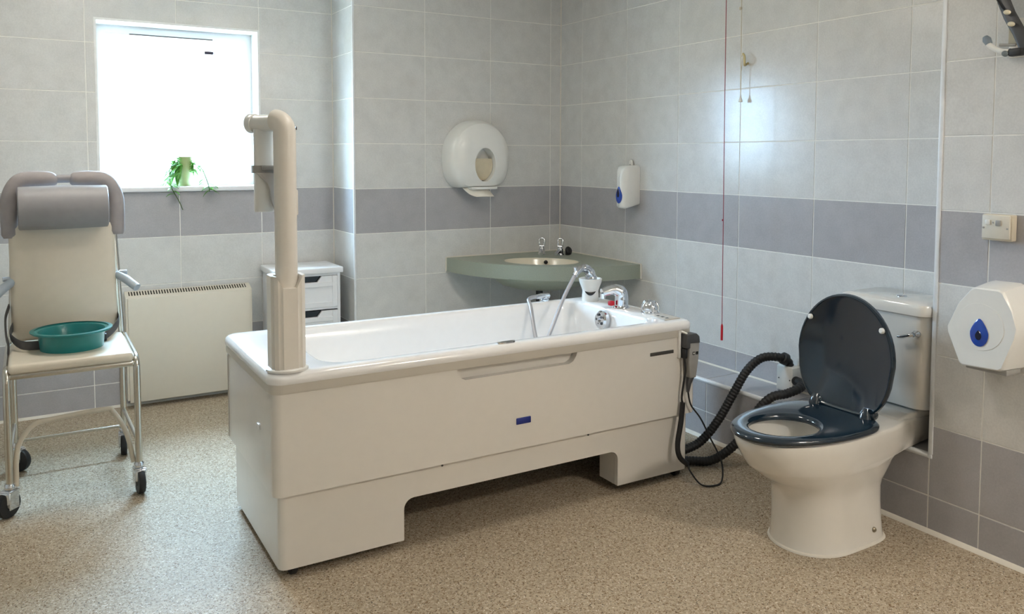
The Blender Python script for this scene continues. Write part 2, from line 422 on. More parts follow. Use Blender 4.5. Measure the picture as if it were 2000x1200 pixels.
def ringshell(x0, x1, yy0, yy1, z0, z1, r, t):
    q = B(); a = rrect(x0, x1, yy0, yy1, r, 6); c = rrect(x0 + t, x1 - t, yy0 + t, yy1 - t, max(.004, r - t), 6)
    loft(q, [at_z(c, z0), at_z(a, z0), at_z(a, z1), at_z(c, z1), at_z(c, z0)], False, False)
    bmesh.ops.remove_doubles(q, verts=q.verts, dist=1e-5); return q
PX0, PX1, PY0, PY1 = -2.282, -.576, -1.853, -1.184
up_ = obj('upper_apron', ringshell(PX0, PX1, PY0, PY1, .270, .592, .03, .030), PANEL, bath)
cb = B(); prism(cb, [(-1.672, .62), (-1.660, .575), (-1.648, .556), (-1.632, .547), (-1.205, .547), (-1.185, .556), (-1.172, .575), (-1.160, .62)], 'y', -1.9, -1.80); cut(up_, cb)
b = B(); box(b, -1.69, -1.14, -1.8225, -1.8160, .50, .592); box(b, -1.69, -1.14, -1.8225, -1.806, .530, .5465); obj('recess_panel', b, PANEL, bath, 30)
lo_ = obj('lower_apron', ringshell(PX0 + .020, PX1 - .020, PY0 + .022, PY1 - .020, .03, .2735, .024, .02), PANEL, bath)
def arch(x0, x1, z1, r):
    P = [(x0, -.05)]
    for k in range(7): t = PI - k * PI / 2 / 6; P.append((x0 + r + r * math.cos(t), z1 - r + r * math.sin(t)))
    for k in range(7): t = PI / 2 - k * PI / 2 / 6; P.append((x1 - r + r * math.cos(t), z1 - r + r * math.sin(t)))
    P.append((x1, -.05)); return P
AX0, AX1, AZ = -1.850, -.957, .170
cb = B(); prism(cb, arch(AX0, AX1, AZ, .035), 'y', -1.9, -1.75); cut(lo_, cb)
# flange that returns inwards around the arch
A = arch(AX0, AX1, AZ, .035); A[0] = (AX0, .03); A[-1] = (AX1, .03); n = len(A)
A2 = arch(AX0 - .014, AX1 + .014, AZ + .014, .049); A2[0] = (AX0 - .014, .03); A2[-1] = (AX1 + .014, .03)
b = B(); prism(b, A + A2[::-1], 'y', -1.8085, -1.715); obj('arch_flange', b, PANEL, bath, 40)
b = B(); box(b, -2.19, -.66, -1.58, -1.50, .10, .20, .01); box(b, -2.19, -2.11, -1.76, -1.26, .07, .13, .01); box(b, -.74, -.66, -1.76, -1.26, .07, .13, .01)
obj('chassis', b, DARKGREY, bath)
for x in (-2.215, -.64):
    for y in (-1.800, -1.25):
        b = B(); lathe(b, [(.022, -.012), (.027, -.008), (.027, .008), (.022, .012)], (x, y, .027), axis='x', seg=20)
        c = obj('castor', b, BLACK, bath)
        b = B(); box(b, x - .018, x + .018, y - .016, y + .016, .05, .075, .004); obj('castor_fork', b, DARKGREY, c)
obj('badge', box(B(), -1.430, -1.369, PY0 - .003, PY0 + .004, .357, .381, .003), BADGE, bath, label='small dark blue badge')
obj('name_plate', box(B(), -.820, -.700, PY0 - .0025, PY0 + .004, .527, .541, .002), mat('plate_dark', (84, 82, 78), .35, metal=.4), bath, label='narrow dark grey plate')
for x in (-1.71, -1.10):
    obj('screw_cap', lathe(B(), [(.004, 0), (.004, .003)], (x, PY0 + .0235, .258), direction=(0, -1, 0), seg=10), DARKGREY, bath)
obj('rim_plate', loft(B(), [ell(-1.46, -1.832, .036, .010, .6515, 24, 4), ell(-1.46, -1.832, .036, .010, .656, 24, 4), ell(-1.46, -1.832, .030, .007, .657, 24, 4)]), CHROME, bath)
# end panel frame line + small latch on the left end
obj('end_trim', box(B(), PX0 - .002, PX0 + .004, -1.215, -1.209, .275, .58), LIPM, bath)
obj('end_latch', box(B(), PX0 - .006, PX0 + .004, -1.70, -1.668, .44, .458, .003), BATHW, bath)
# deck fittings
mt = obj('mixer_tap', lathe(tube(B(), smooth_path([(-.686, -1.500, .650), (-.686, -1.500, .700), (-.694, -1.498, .722), (-.725, -1.490, .733), (-.775, -1.478, .722)], 6),
        [.030] * 6 + [.029] * 6 + [.029, .028, .027, .026, .025, .024] + [.023, .022, .021, .021, .020, .019, .018], 16), [(.036, 0), (.036, .006), (.031, .012)], (-.686, -1.500, .650)), CHROME, bath, 50)
obj('spout_nozzle', lathe(B(), [(.012, -.022), (.013, 0)], (-.772, -1.479, .718), seg=16), CHROME, mt)
obj('temperature_button', box(B(), -.746, -.722, -1.502, -1.480, .664, .684, .004), RED, mt, label='red indicator button')
kb = B()
lathe(kb, [(.040, 0), (.040, .006), (.034, .010), (.036, .016), (.035, .030), (.028, .044), (.014, .052), (.002, .054)], (-.654, -1.655, .651), seg=32)
for k in range(6):
    t = k * PI / 3; tube(kb, [(-.654 + .036 * math.cos(t), -1.655 + .036 * math.sin(t), .662), (-.654 + .035 * math.cos(t), -1.655 + .035 * math.sin(t), .682), (-.654 + .022 * math.cos(t), -1.655 + .022 * math.sin(t), .70)], .006, 8)
obj('tap_knob', kb, CHROME, bath, 50)
pad = obj('control_pad', box(B(), -.712, -.628, -1.812, -1.722, .651, .656, .003), mat('pad_grey', (196, 192, 184), .4), bath)
for k in range(3):
    obj('pad_mark', box(B(), -.690 + .001 * k, -.676, -1.800 + .028 * k, -1.786 + .028 * k, .656, .6566), BLACKGLOSS, pad, smooth=0)
# overflow control inside the head end
od = Vector((-1, 0, .12)).normalized(); oc = Vector((-.757, -1.475, .600))
b = lathe(B(), [(.038, 0), (.040, .022), (.032, .030), (.012, .028), (.012, .020), (.006, .020)], oc, direction=od, seg=32)
ov = obj('overflow_knob', b, CHROME, bath, 50)
for k in range(5):
    t = k * 2 * PI / 5; p = oc + od * .030 + Vector((.02 * math.cos(t) * .12, .022 * math.cos(t), .022 * math.sin(t)))
    obj('grip_hole', lathe(B(), [(.006, 0), (.006, .002)], p, direction=od, seg=10), DARKGREY, ov)
# shower holder cup
hx, hy = -.700, -1.290
b = lathe(B(), [(.038, 0), (.038, .030), (.036, .045), (.041, .062), (.050, .085), (.053, .102), (.051, .104), (.047, .102), (.042, .080), (.034, .060), (.02, .055)], (hx, hy, .651), seg=36)
hold = obj('shower_holder', b, WHITEPL, bath, 50)
b = B()
nb = 12; sd = Vector((CAM.x - hx, CAM.y - hy, 0)).normalized(); a0 = math.atan2(sd.y, sd.x)
lo_l, hi_l = [], []
for k in range(nb + 1):
    u = -1 + 2 * k / nb; t = a0 + u * .62
    zc = .689 + .010 * u * u
    wd = .0065 * (1 - u * u) + .0008
    for L, z in ((lo_l, zc - wd), (hi_l, zc + wd)): L.append((hx + .0405 * math.cos(t), hy + .0405 * math.sin(t), z))
loft(b, [lo_l, hi_l], False, False, closed=False)
sl = obj('slot', b, BLACKGLOSS, hold, 60); md = sl.modifiers.new('s', 'SOLIDIFY'); md.thickness = .003; md.offset = 0
# hose elbow on the far rim
b = B(); lathe(b, [(.022, 0), (.022, .008), (.014, .012), (.014, .030)], (-.885, -1.190, .651), seg=20)
tube(b, [(-.862, -1.186, .672), (-.905, -1.196, .676), (-.940, -1.204, .676)], [.013, .013, .010], 14)
obj('hose_elbow', b, CHROME, bath)

# lift column
cx, cy = -2.222, -1.800
lb = []
def octo(s, z, low=0):
    P = [(-.052, -.030), (-.030, -.050), (.030, -.050), (.052, -.030), (.052, .035), (.035, .052), (-.035, .052), (-.052, .035)]
    return [(cx + x * s, cy + y * s, z) for x, y in P]
b = B(); loft(b, [ell(cx, cy, .064, .060, .652, 32), ell(cx, cy, .064, .060, .658, 32), ell(cx, cy, .058, .055, .662, 32)])
lc = obj('lift_column', b, WHITEPL, bath, label='white lift column with bent top arm')
b = B(); L0 = octo(1, .660); L1 = octo(1, .86); L2 = octo(1, .945)
loft(b, [L0, L1, L2]); bmesh.ops.recalc_face_normals(b, faces=b.faces)
bmesh.ops.bevel(b, geom=[e for e in b.edges if abs(e.verts[0].co.z - e.verts[1].co.z) > .05], offset=.008, segments=3, affect='EDGES')
sock = obj('column_sleeve', b, CREAMPL, lc)
cb = B(); prism(cb, [(cx - .040, .96), (cx - .038, .94), (cx - .020, .908), (cx + .020, .908), (cx + .038, .94), (cx + .040, .96)], 'y', cy - .08, cy + .008); cut(sock, cb)
tx, ty = -2.220, -1.800
b = B(); pth = [(tx, ty, .90), (tx, ty, 1.36)]
path = [Vector((tx, ty, .90)), Vector((tx, ty, 1.20)), Vector((tx, ty, 1.38))]
ad = Vector((-.55, .83, 0)).normalized()
for k in range(1, 9):
    t = k / 8 * PI / 2; path.append(Vector((tx, ty, 1.38)) + ad * (.036 * (1 - math.cos(t))) + Vector((0, 0, .036 * math.sin(t))))
tube(b, path, .0335, 24)
lathe(b, [(.0342, 0), (.0342, .002)], (tx, ty, 1.365), seg=24)
obj('column_tube', b, CREAMPL, lc, 50)
b = B(); p0 = Vector((tx, ty, 1.408)); tube(b, [p0 + ad * .03, p0 + ad * .135], .026, 20); lathe(b, [(.030, 0), (.030, .02), (.022, .028)], p0 + ad * .115, direction=ad, seg=20)
obj('column_arm', b, WHITEPL, lc, 50)
# hanging seat bracket
hp = p0 + ad * .092 + Vector((.006, 0, 0))
b = B(); q = rrect(hp.x - .030, hp.x + .030, hp.y - .016, hp.y + .016, .012, 4); loft(b, [at_z(q, 1.135), at_z(q, 1.39)])
hb = obj('seat_hanger', b, WHITEPL, lc, 50)
b = B(); q = rrect(hp.x - .036, hp.x + .034, hp.y - .021, hp.y + .021, .012, 4); loft(b, [at_z(q, 1.255), at_z(q, 1.278)])
tube(b, [(hp.x - .012, hp.y - .024, 1.270), (hp.x + .046, hp.y - .026, 1.272)], .007, 10); obj('clamp', b, MIDGREY, hb, 50)
b = B(); prism(b, [(hp.x - .030, 1.256), (hp.x + .034, 1.256), (hp.x + .034, 1.135), (hp.x + .026, 1.135), (hp.x + .016, 1.165), (hp.x + .010, 1.20), (hp.x + .004, 1.222), (hp.x - .010, 1.238)], 'y', hp.y - .027, hp.y - .018, .002, 1)
obj('bracket_plate', b, mat('bracket_grey', (186, 182, 178), .35), hb)
b = B(); box(b, tx + .028, tx + .040, ty + .0, ty + .04, 1.125, 1.205, .005); obj('tube_fin', b, CREAMPL, lc)
obj('pivot_screw', lathe(B(), [(.005, 0), (.005, .004)], (tx + .033, ty - .002, 1.392), direction=(1, -.2, 0), seg=10), DARKGREY, lc)

# hand shower resting in the holder, with its hose
hs = thing('hand_shower', (hx, hy, .71), 'chrome hand shower with grey hose standing in the white holder cup', 'shower')
b = B(); P = smooth_path([(hx + .004, hy, .715), (hx + .003, hy, .755), (hx - .006, hy - .002, .782), (hx - .030, hy - .006, .803), (hx - .062, hy - .010, .803), (hx - .086, hy - .012, .790)], 6)
tube(b, P, [.030] * 4 + [.028] * 4 + [.024] * 6 + [.019] * 8 + [.015] * (len(P) - 22), 18); obj('handset', b, CHROME, hs, 60)
b = B(); tube(b, [(hx - .083, hy - .012, .793), (hx - .098, hy - .015, .775)], .013, 14); lathe(b, [(.010, 0), (.010, .02)], (hx - .090, hy - .012, .795), direction=(-.3, 0, 1), seg=12)
obj('hose_nut', b, CHROME, hs)
b = B(); P = smooth_path([(hx - .098, hy - .015, .775), (hx - .175, hy - .045, .690), (-.985, -1.395, .560), (-1.040, -1.425, .500), (-1.045, -1.40, .492), (-1.032, -1.345, .540), (-.995, -1.25, .640), (-.985, -1.215, .668), (-.960, -1.207, .676), (-.940, -1.204, .676)], 10)
tube(b, P, .0085, 12); obj('hose', b, HOSE, hs, 60)

# pendant hand control on the near corner
hc = thing('hand_control', (-.64, -1.875, .43), 'grey bath hand control with black cap hung on the bath front corner', 'remote control')
cxh, cyh = -.628, -1.874
b = B(); box(b, cxh - .052, cxh - .044, -1.866, -1.842, .505, .612, .002); tube(b, [(cxh - .048, -1.856, .610), (cxh - .046, -1.872, .614), (cxh - .030, -1.885, .606)], .004, 8)
obj('hook', b, WHITEPL, hc)
b = B(); prism(b, [(cxh - .016, .425), (cxh + .016, .425), (cxh + .028, .50), (cxh + .032, .565), (cxh - .022, .570), (cxh - .022, .49)], 'y', cyh - .018, cyh + .018, .005, 2); body = obj('body', b, MIDGREY, hc)
b = B(); prism(b, [(cxh - .042, .548), (cxh - .018, .545), (cxh - .018, .566), (cxh + .0335, .563), (cxh + .030, .592), (cxh + .014, .605), (cxh - .038, .605)], 'y', cyh - .020, cyh + .020, .005, 2); obj('cap', b, DARKGREY, hc)
for k in range(2):
    ic = obj('button_symbol', box(B(), cxh - .006 + .017 * k, cxh + .006 + .017 * k, cyh - .0188, cyh - .017, .519, .531), BLACKGLOSS, body, smooth=0)
obj('button_mark', box(B(), cxh - .003, cxh + .003, cyh - .0193, cyh - .0185, .522, .528), WHITEPL, body, smooth=0)
b = B(); prism(b, [(cxh - .042, .505), (cxh - .026, .505), (cxh - .026, .545), (cxh - .042, .545)], 'y', cyh - .012, cyh + .012, .004); tube(b, smooth_path([(cxh - .034, cyh, .512), (cxh - .030, cyh - .004, .46), (cxh - .034, cyh, .41), (cxh - .040, cyh + .004, .35), (cxh - .034, cyh + .006, .32)]), .0042, 8)
obj('plug', b, BLACK, hc)
b = B(); tube(b, [(cxh + .002, cyh, .43), (cxh - .008, cyh, .40), (cxh - .012, cyh, .365)], [.016, .011, .006], 12); obj('strain_relief', b, DARKGREY, hc)
b = B(); P = [(cxh - .012, cyh, .37), (cxh + .006, cyh, .31), (cxh + .05, cyh - .01, .25), (-.54, -1.90, .17), (-.515, -1.94, .08), (-.535, -1.965, .012), (-.59, -1.975, .006), (-.635, -1.95, .012), (-.660, -1.915, .06), (-.655, -1.90, .08)]
tube(b, smooth_path(P, 8), .0035, 8); obj('thin_cable', b, BLACK, hc, 60)
b = B(); P = [(cxh - .034, cyh + .004, .325), (-.672, -1.872, .25), (-.690, -1.874, .16), (-.685, -1.882, .11), (-.655, -1.896, .078)]
tube(b, smooth_path(P, 8), .0105, 12); obj('coiled_cable', b, BLACK, hc, 60)

# ------------------------------------------------------------------ drain hoses and outlet
ob = thing('drain_outlet', (-.03, -1.83, .279), 'pale waste outlet box fixed on the tiled ledge behind the toilet', 'outlet box')
obj('box_body', box(B(), -.062, 0, -1.905, -1.815, .280, .392, .006), WHITEPL, ob)
for y in (-1.89, -1.83): obj('box_screw', lathe(B(), [(.003, 0), (.003, .002)], (-.062, y, .335), direction=(-1, 0, 0), seg=8), DARKGREY, ob)
def ribbed(P, r, name, label, collar=None):
    t = thing(name, P[0], label, 'hose')
    S = smooth_path(P, 14); L = [0]
    for a, c in zip(S, S[1:]): L.append(L[-1] + (c - a).length)
    N = int(L[-1] / .0035); Q = []; j = 0
    for k in range(N + 1):
        d = L[-1] * k / N
        while j < len(L) - 2 and L[j + 1] < d: j += 1
        Q.append(S[j].lerp(S[j + 1], (d - L[j]) / max(1e-9, L[j + 1] - L[j])))
    b = B(); tube(b, Q, [r * (1 + .07 * math.sin(k * PI / 2)) for k in range(N + 1)], 14); obj('hose_tube', b, BLACK, t, 80)
    if collar is not None:
        a, c = S[collar], S[collar + 3]; b = B(); lathe(b, [(r * 1.1, -.006), (r * 1.45, -.004), (r * 1.45, .016), (r * 1.1, .020)], a, direction=(c - a), seg=16); obj('collar', b, BLACK, t)
    return t
def P_(px, py, x=None, y=None, z=None):
    d = ray_dir(px, py)
    k = (x - CAM.x) / d.x if x is not None else ((y - CAM.y) / d.y if y is not None else (z - CAM.z) / d.z)
    return CAM + d * k
ribbed([(-.035, -1.865, .39), (-.045, -1.860, .415), (-.085, -1.845, .432), (-.14, -1.800, .425), (-.20, -1.772, .370), (-.26, -1.752, .270), (-.33, -1.735, .160), (-.41, -1.715, .075), (-.50, -1.703, .048), (-.577, -1.70, .055)], .0185, 'drain_hose',
       'thick black ribbed hose arching from the outlet box down behind the bath', 18)
ribbed([(-.045, -1.907, .336), (-.075, -1.965, .340), (-.12, -1.990, .334), (-.18, -1.975, .316), (-.243, -1.948, .302), (-.295, -1.915, .235), (-.35, -1.875, .115), (-.43, -1.815, .030), (-.51, -1.765, .022), (-.577, -1.745, .035)], .0185, 'drain_hose',
       'lower black ribbed hose dropping over the ledge and along the floor')

# ------------------------------------------------------------------ toilet
TY = -2.445
wc = thing('toilet', (-.55, TY, 0), 'white close-coupled toilet with navy seat and raised lid', 'toilet')
def egg(xf, xb, hw, z, n=64, pb=5, pf=2.1, ty=TY, xm=-.60):
    """front (xf) rounder, back squarer"""
    out = []
    for k in range(n):
        t = 2 * PI * k / n; c, s = math.cos(t), math.sin(t)
        p = pf if c < 0 else pb
        X = math.copysign(abs(c) ** (2 / p), c); Y = math.copysign(abs(s) ** (2 / p), s)
        x = xm + X * ((xm - xf) if c < 0 else (xb - xm))
        out.append((x, ty + Y * hw * (1 - .26 * min(1, max(0, (xb + .36) / .1)) * min(1, max(0, (x + .44) / .2))), z))
    return out
def hole(cx_, a, bb, z, n=64): return [(cx_ + a * math.cos(2 * PI * k / n), TY + bb * math.sin(2 * PI * k / n), z) for k in range(n)]
b = B()
loft(b, [egg(-.752, -.358, .139, 0, ty=-2.463), egg(-.747, -.36, .135, .02, ty=-2.461), egg(-.741, -.36, .131, .07, ty=-2.458), egg(-.739, -.36, .130, .13, ty=-2.455), egg(-.741, -.358, .131, .180, ty=-2.453), egg(-.754, -.35, .137, .205, ty=-2.451),
         egg(-.786, -.33, .147, .230, ty=-2.449), egg(-.826, -.30, .157, .255), egg(-.842, -.275, .162, .269), egg(-.858, -.235, .166, .280), egg(-.866, -.02, .168, .288), egg(-.886, -.02, .173, .317), egg(-.906, -.02, .178, .35), egg(-.918, -.02, .180, .378), egg(-.916, -.022, .178, .388), egg(-.906, -.03, .170, .392),
         hole(-.735, .148, .126, .392), hole(-.732, .144, .122, .386), hole(-.725, .134, .114, .33), hole(-.705, .112, .094, .27), hole(-.67, .075, .065, .225), hole(-.655, .05, .045, .21)], cap0=True, cap1=True)
pan = obj('pan', b, CERAM, wc, 50)
b = B(); prism(b, [(-.335, .38), (-.300, .398), (-.25, .409), (-.018, .409), (-.018, .38)], 'y', TY - .128, TY + .128, .006, 2); obj('pan_back', b, CERAM, wc, 50)
b = B(); lathe(b, [(.0, 0), (.062, 0), (.062, .002)], (-.66, TY, .222), seg=24, cap0=False); obj('water', b, mat('water_clear', (190, 190, 186), .03), wc)
b = B(); loft(b, [egg(-.757, -.353, .144, .001, ty=-2.463), egg(-.755, -.355, .142, .006, ty=-2.463), egg(-.750, -.36, .137, .009, ty=-2.463)]); obj('sealant', b, LINER, wc)
obj('floor_bolt', lathe(B(), [(.009, 0), (.009, .005), (.005, .009)], (-.455, -2.461 - .128, .045), direction=(0, -1, .1), seg=14), mat('bolt', (150, 140, 120), .4, metal=.6), wc)
# seat ring
b = B()
SB = -.415
loft(b, [hole(-.742, .126, .104, .394), egg(-.925, SB - .006, .178, .394, pb=3.4), egg(-.934, SB, .184, .400, pb=3.4), egg(-.934, SB, .184, .409, pb=3.4), egg(-.926, SB - .006, .177, .416, pb=3.4), egg(-.905, SB - .02, .160, .418, pb=3.4),
         hole(-.740, .140, .118, .417), hole(-.741, .128, .106, .411), hole(-.742, .124, .102, .402), hole(-.742, .126, .104, .394)], False, False)
bmesh.ops.remove_doubles(b, verts=b.verts, dist=1e-5)
obj('seat', b, NAVY, wc, 60, 'glossy navy seat ring')
# raised lid, leaning back a little
LXB, LZ0, LH, LHW = -.436, .412, .415, .196
def lid_loop(ins, off):
    out = []; n = 56; zm = .195
    for k in range(n):
        t = 2 * PI * k / n; c, s = math.cos(t), math.sin(t)
        if s >= 0: y = (LHW - ins) * c; z = zm + (LH - zm - ins) * s
        else:
            p = 4.5
            dz = (zm - ins) * abs(s) ** (2 / p); y = (LHW - ins) * math.copysign(abs(c) ** (2 / p), c) * (1 - .24 * (dz / zm) ** 1.7); z = zm - dz
        out.append((LXB + .06 * z + off, TY + .006 + y, LZ0 + z))
    return out
b = B(); loft(b, [lid_loop(.016, -.010), lid_loop(.008, -.016), lid_loop(.002, -.013), lid_loop(0, -.004), lid_loop(.004, .004), lid_loop(.03, .008)])
lid = obj('lid', b, NAVY, wc, 40, 'navy lid raised against the cistern')
for dy in (.146, -.146):
    obj('bumper', lathe(B(), [(.010, 0), (.010, .006), (.006, .010)], (LXB + .06 * .31 - .0145, TY + .006 + dy, LZ0 + .312), direction=(-1, 0, .06), seg=14), WHITEPL, lid)
for dy in (.108, -.100):
    b = B(); lathe(b, [(.012, -.026), (.018, -.020), (.018, .020), (.012, .026)], (-.432, TY + dy, .428), axis='y', seg=16); tube(b, [(-.455, TY + dy, .412), (-.452, TY + dy, .432), (-.447, TY + dy, .450)], [.022, .018, .010], 14); obj('hinge', b, NAVY, wc, 60)
# cistern
def cis(x0, hw, z, r=.05): return at_z(rrect(x0, -.012, TY - hw, TY + hw, .04, 6), z)
b = B(); loft(b, [cis(-.200, .150, .408), cis(-.220, .162, .420), cis(-.232, .168, .48), cis(-.240, .172, .62), cis(-.243, .174, .752)])
ci = obj('cistern', b, CERAM, wc, 40)
b = B(); loft(b, [cis(-.246, .176, .752), cis(-.253, .181, .757), cis(-.255, .183, .782), cis(-.250, .178, .794), cis(-.230, .160, .800)]); obj('cistern_lid', b, CERAM, ci, 40)
obj('flush_button', lathe(B(), [(.018, 0), (.018, .004), (.012, .006)], (-.15, TY - .02, .799), seg=20), CHROME, ci)
b = B(); lathe(b, [(.014, 0), (.014, .008), (.008, .014), (.008, .024)], (-.238, TY - .140, .692), direction=(-1, 0, 0), seg=18)
tube(b, smooth_path([(-.262, TY - .140, .692), (-.269, TY - .128, .688), (-.270, TY - .105, .680), (-.268, TY - .088, .677)]), .0065, 10); obj('flush_lever', b, CHROME, ci, 50)

# ------------------------------------------------------------------ corner basin
vb = thing('corner_basin', (-.4, -.4, .55), 'green speckled corner vanity top with inset cream basin', 'sink')
SR = .803
arc = [(0, 0), (-SR, 0)] + [(-SR * math.cos(t * PI / 2 / 40), -SR * math.sin(t * PI / 2 / 40)) for t in range(1, 40)] + [(0, -SR)]
b = B(); prism(b, [(x * .999 - .0005, y * .999 - .0005) for x, y in arc], 'z', .637, .717)
top = obj('vanity_top', b, GREEN, vb)
ecx, ecy, ea, eb, er = -.405, -.412, .222, .160, -PI / 4
cb = B(); loft(cb, [ell(ecx, ecy, ea, eb, .60, 48, 2, er), ell(ecx, ecy, ea, eb, .80, 48, 2, er)]); cut(top, cb)
b = B(); loft(b, [ell(ecx, ecy, ea + .001, eb + .001, .714, 48, 2, er), ell(ecx, ecy, ea - .006, eb - .006, .716, 48, 2, er), ell(ecx, ecy, ea - .012, eb - .012, .706, 48, 2, er), ell(ecx, ecy, ea - .03, eb - .028, .65, 48, 2, er), ell(ecx, ecy, ea - .07, eb - .06, .60, 48, 2, er), ell(ecx, ecy, .05, .04, .585, 48, 2, er), ell(ecx, ecy, .02, .02, .582, 48, 2, er)], False, True)
bas = obj('basin_bowl', b, CREAM, vb, 60, 'cream oval bowl')
fx, fy = -.545, -.555
b = B(); loft(b, [ell(-.43, -.44, .27, .20, .640, 48, 2.2, er), ell(-.43, -.44, .26, .19, .620, 48, 2.2, er), ell(-.43, -.44, .22, .16, .590, 48, 2.2, er), ell(-.43, -.44, .15, .11, .571, 48, 2.2, er), ell(-.43, -.44, .06, .05, .566, 48, 2, er)]); obj('bowl_underside', b, GREEN, vb, 60)
od = Vector((-.7, -.7, .25)).normalized(); oc = Vector((ecx + .092, ecy + .092, .694))
b = lathe(B(), [(.012, 0), (.012, .004), (.008, .005)], oc, direction=od, seg=18); obj('overflow_hole', b, BLACKGLOSS, bas)
b = lathe(lathe(B(), [(.020, 0), (.020, .13)], (-.44, -.45, .44), seg=18), [(.034, 0), (.034, .10)], (-.44, -.45, .36), seg=20); tube(b, smooth_path([(-.44, -.45, .40), (-.36, -.36, .38), (-.16, -.12, .38), (-.03, -.02, .38)]), .018, 12); obj('waste_trap', b, BLACK, vb)
b = B(); tube(b, [(-SR, -.003, .718), (-.003, -.003, .718), (-.003, -SR, .718)], .0045, 8); tube(b, [(-SR - .002, -.003, .637), (-SR - .002, -.003, .719)], .0045, 8); tube(b, [(-.003, -SR - .003, .637), (-.003, -SR - .003, .719)], .0055, 8); obj('sealant', b, LINER, vb)
def pillar_tap(x, y, label):
    t = thing('pillar_tap', (x, y, .717), label, 'tap')
    dv = Vector((ecx - x, ecy - y, 0)).normalized(); sv = Vector((-dv.y, dv.x, 0))
    b = B(); lathe(b, [(.024, 0), (.024, .006), (.020, .010), (.019, .030), (.017, .040)], (x, y, .717), seg=20)
    c = Vector((x, y, .738)); tube(b, [c, c + dv * .045 + Vector((0, 0, -.002)), c + dv * .075 + Vector((0, 0, -.010))], [.016, .014, .011], 14); obj('tap_body', b, CHROME, t, 50)
    b = B(); lathe(b, [(.012, 0), (.010, .012)], (x, y, .756), seg=14)
    c = Vector((x, y, .768)); P = [c + sv * -.013, c + sv * -.015 + Vector((0, 0, .02)), c + sv * -.015 + Vector((0, 0, .040)) - dv * .006, c + Vector((0, 0, .047)) - dv * .008, c + sv * .015 + Vector((0, 0, .040)) - dv * .006, c + sv * .015 + Vector((0, 0, .02)), c + sv * .013]
    tube(b, smooth_path(P, 5), .0055, 10); tube(b, [c - sv * .015, c + sv * .015], .006, 10); obj('lever_handle', b, CHROME, t, 50)
pillar_tap(-.228, -.142, 'chrome basin tap with loop lever, left of the pair')
pillar_tap(-.145, -.219, 'chrome basin tap with loop lever, right of the pair beside the black plug')
pg = obj('basin_plug', lathe(lathe(B(), [(.022, -.010), (.026, -.004), (.026, .004), (.018, .012)], (-.108, -.255, .744), direction=(.3, -.75, .3), seg=20), [(.012, 0), (.012, .025)], (-.112, -.246, .7175), seg=12), BLACK)
tag(pg, 'small black plug lying beside the right basin tap', 'plug')

# ------------------------------------------------------------------ toilet-roll dispenser
tr = thing('paper_dispenser', (-.62, -.06, 1.13), 'large round white toilet roll dispenser on the wall above the basin', 'dispenser')
def dome(cxx, cz, rx, rz, y, n=56, cutz=None):
    out = []
    for k in range(n):
        t = 2 * PI * k / n; c_, s_ = math.cos(t), math.sin(t); p = 2.0 if c_ > 0 else 2.9; x = cxx + rx * math.copysign(abs(s_) ** (2 / p), s_); z = cz + rz * math.copysign(abs(c_) ** (2 / p), c_)
        if cutz is not None and z < cutz: z = cutz
        out.append((x, y, z))
    return out
b = B(); DC, DZ = -.628, 1.316
loft(b, [dome(DC, DZ, .203, .208, -.001, cutz=1.128), dome(DC, DZ, .203, .208, -.05, cutz=1.128), dome(DC, DZ, .196, .200, -.09, cutz=1.132), dome(DC, DZ, .180, .184, -.115, cutz=1.138), dome(DC, DZ - .002, .150, .152, -.128, cutz=1.146), dome(DC, DZ - .01, .09, .09, -.134, cutz=1.16), dome(DC, DZ - .01, .03, .03, -.135, cutz=1.2)])
cov = obj('cover', b, WHITEPL, tr, 50)
OX, OZ, OA, OB = -.613, 1.262, .068, .098
cb = B(); loft(cb, [[(OX + OA * math.cos(t * 2 * PI / 40), y, OZ + OB * math.sin(t * 2 * PI / 40)) for t in range(40)] for y in (-.2, -.055)]); cut(cov, cb)
b = B(); lathe(b, [(.03, -.001), (.115, -.001), (.115, -.0505), (.03, -.0505)], (OX, -.055, 1.175), axis='y', seg=48)
cb2 = b
# the visible paper roll sits behind the opening (kept inside the cover's hollow)
bmesh.ops.delete(cb2, geom=cb2.verts[:], context='VERTS'); cb2.free()
b = B(); n = 24; Rr = .15
prof = [(OX - OA * .97, OX + OA * .97)]
rows_ = []
for k in range(n + 1):
    z = OZ - OB * .93 + (OB * 1.30) * k / n; hw = OA * .97 * math.sqrt(max(.01, 1 - ((z - OZ) / OB) ** 2))
    yy = -.070 - .030 * math.sin(min(1, (k / n)) * PI * .55 + .35)
    rows_.append([(OX - hw, yy, z), (OX - hw / 3, yy, z), (OX + hw / 3, yy, z), (OX + hw, yy, z), (OX + hw * .9, -.056, z), (OX - hw * .9, -.056, z)])
loft(b, rows_); obj('paper_roll', b, PAPERB, tr, 40, 'cream paper roll seen through the oval window')
obj('bottom_lip', box(B(), -.70, -.53, -.130, -.03, 1.118, 1.134, .005), WHITEPL, tr)
b = B(); S1 = [(-.735, 1.135), (-.565, 1.140)]
ra, rb_ = [], []
for k in range(9):
    t = k / 8; ra.append((-.735 + .055 * t, -.075 - .075 * t, 1.130 - .050 * t - .012 * math.sin(t * 3))); rb_.append((-.600 + .030 * t, -.075 - .085 * t, 1.135 - .058 * t + .010 * math.sin(t * 3)))
loft(b, [ra, rb_], False, False, closed=False)
ps = obj('paper_tail', b, PAPER, tr, 80, 'torn end of white paper hanging out'); md = ps.modifiers.new('s', 'SOLIDIFY'); md.thickness = .0015

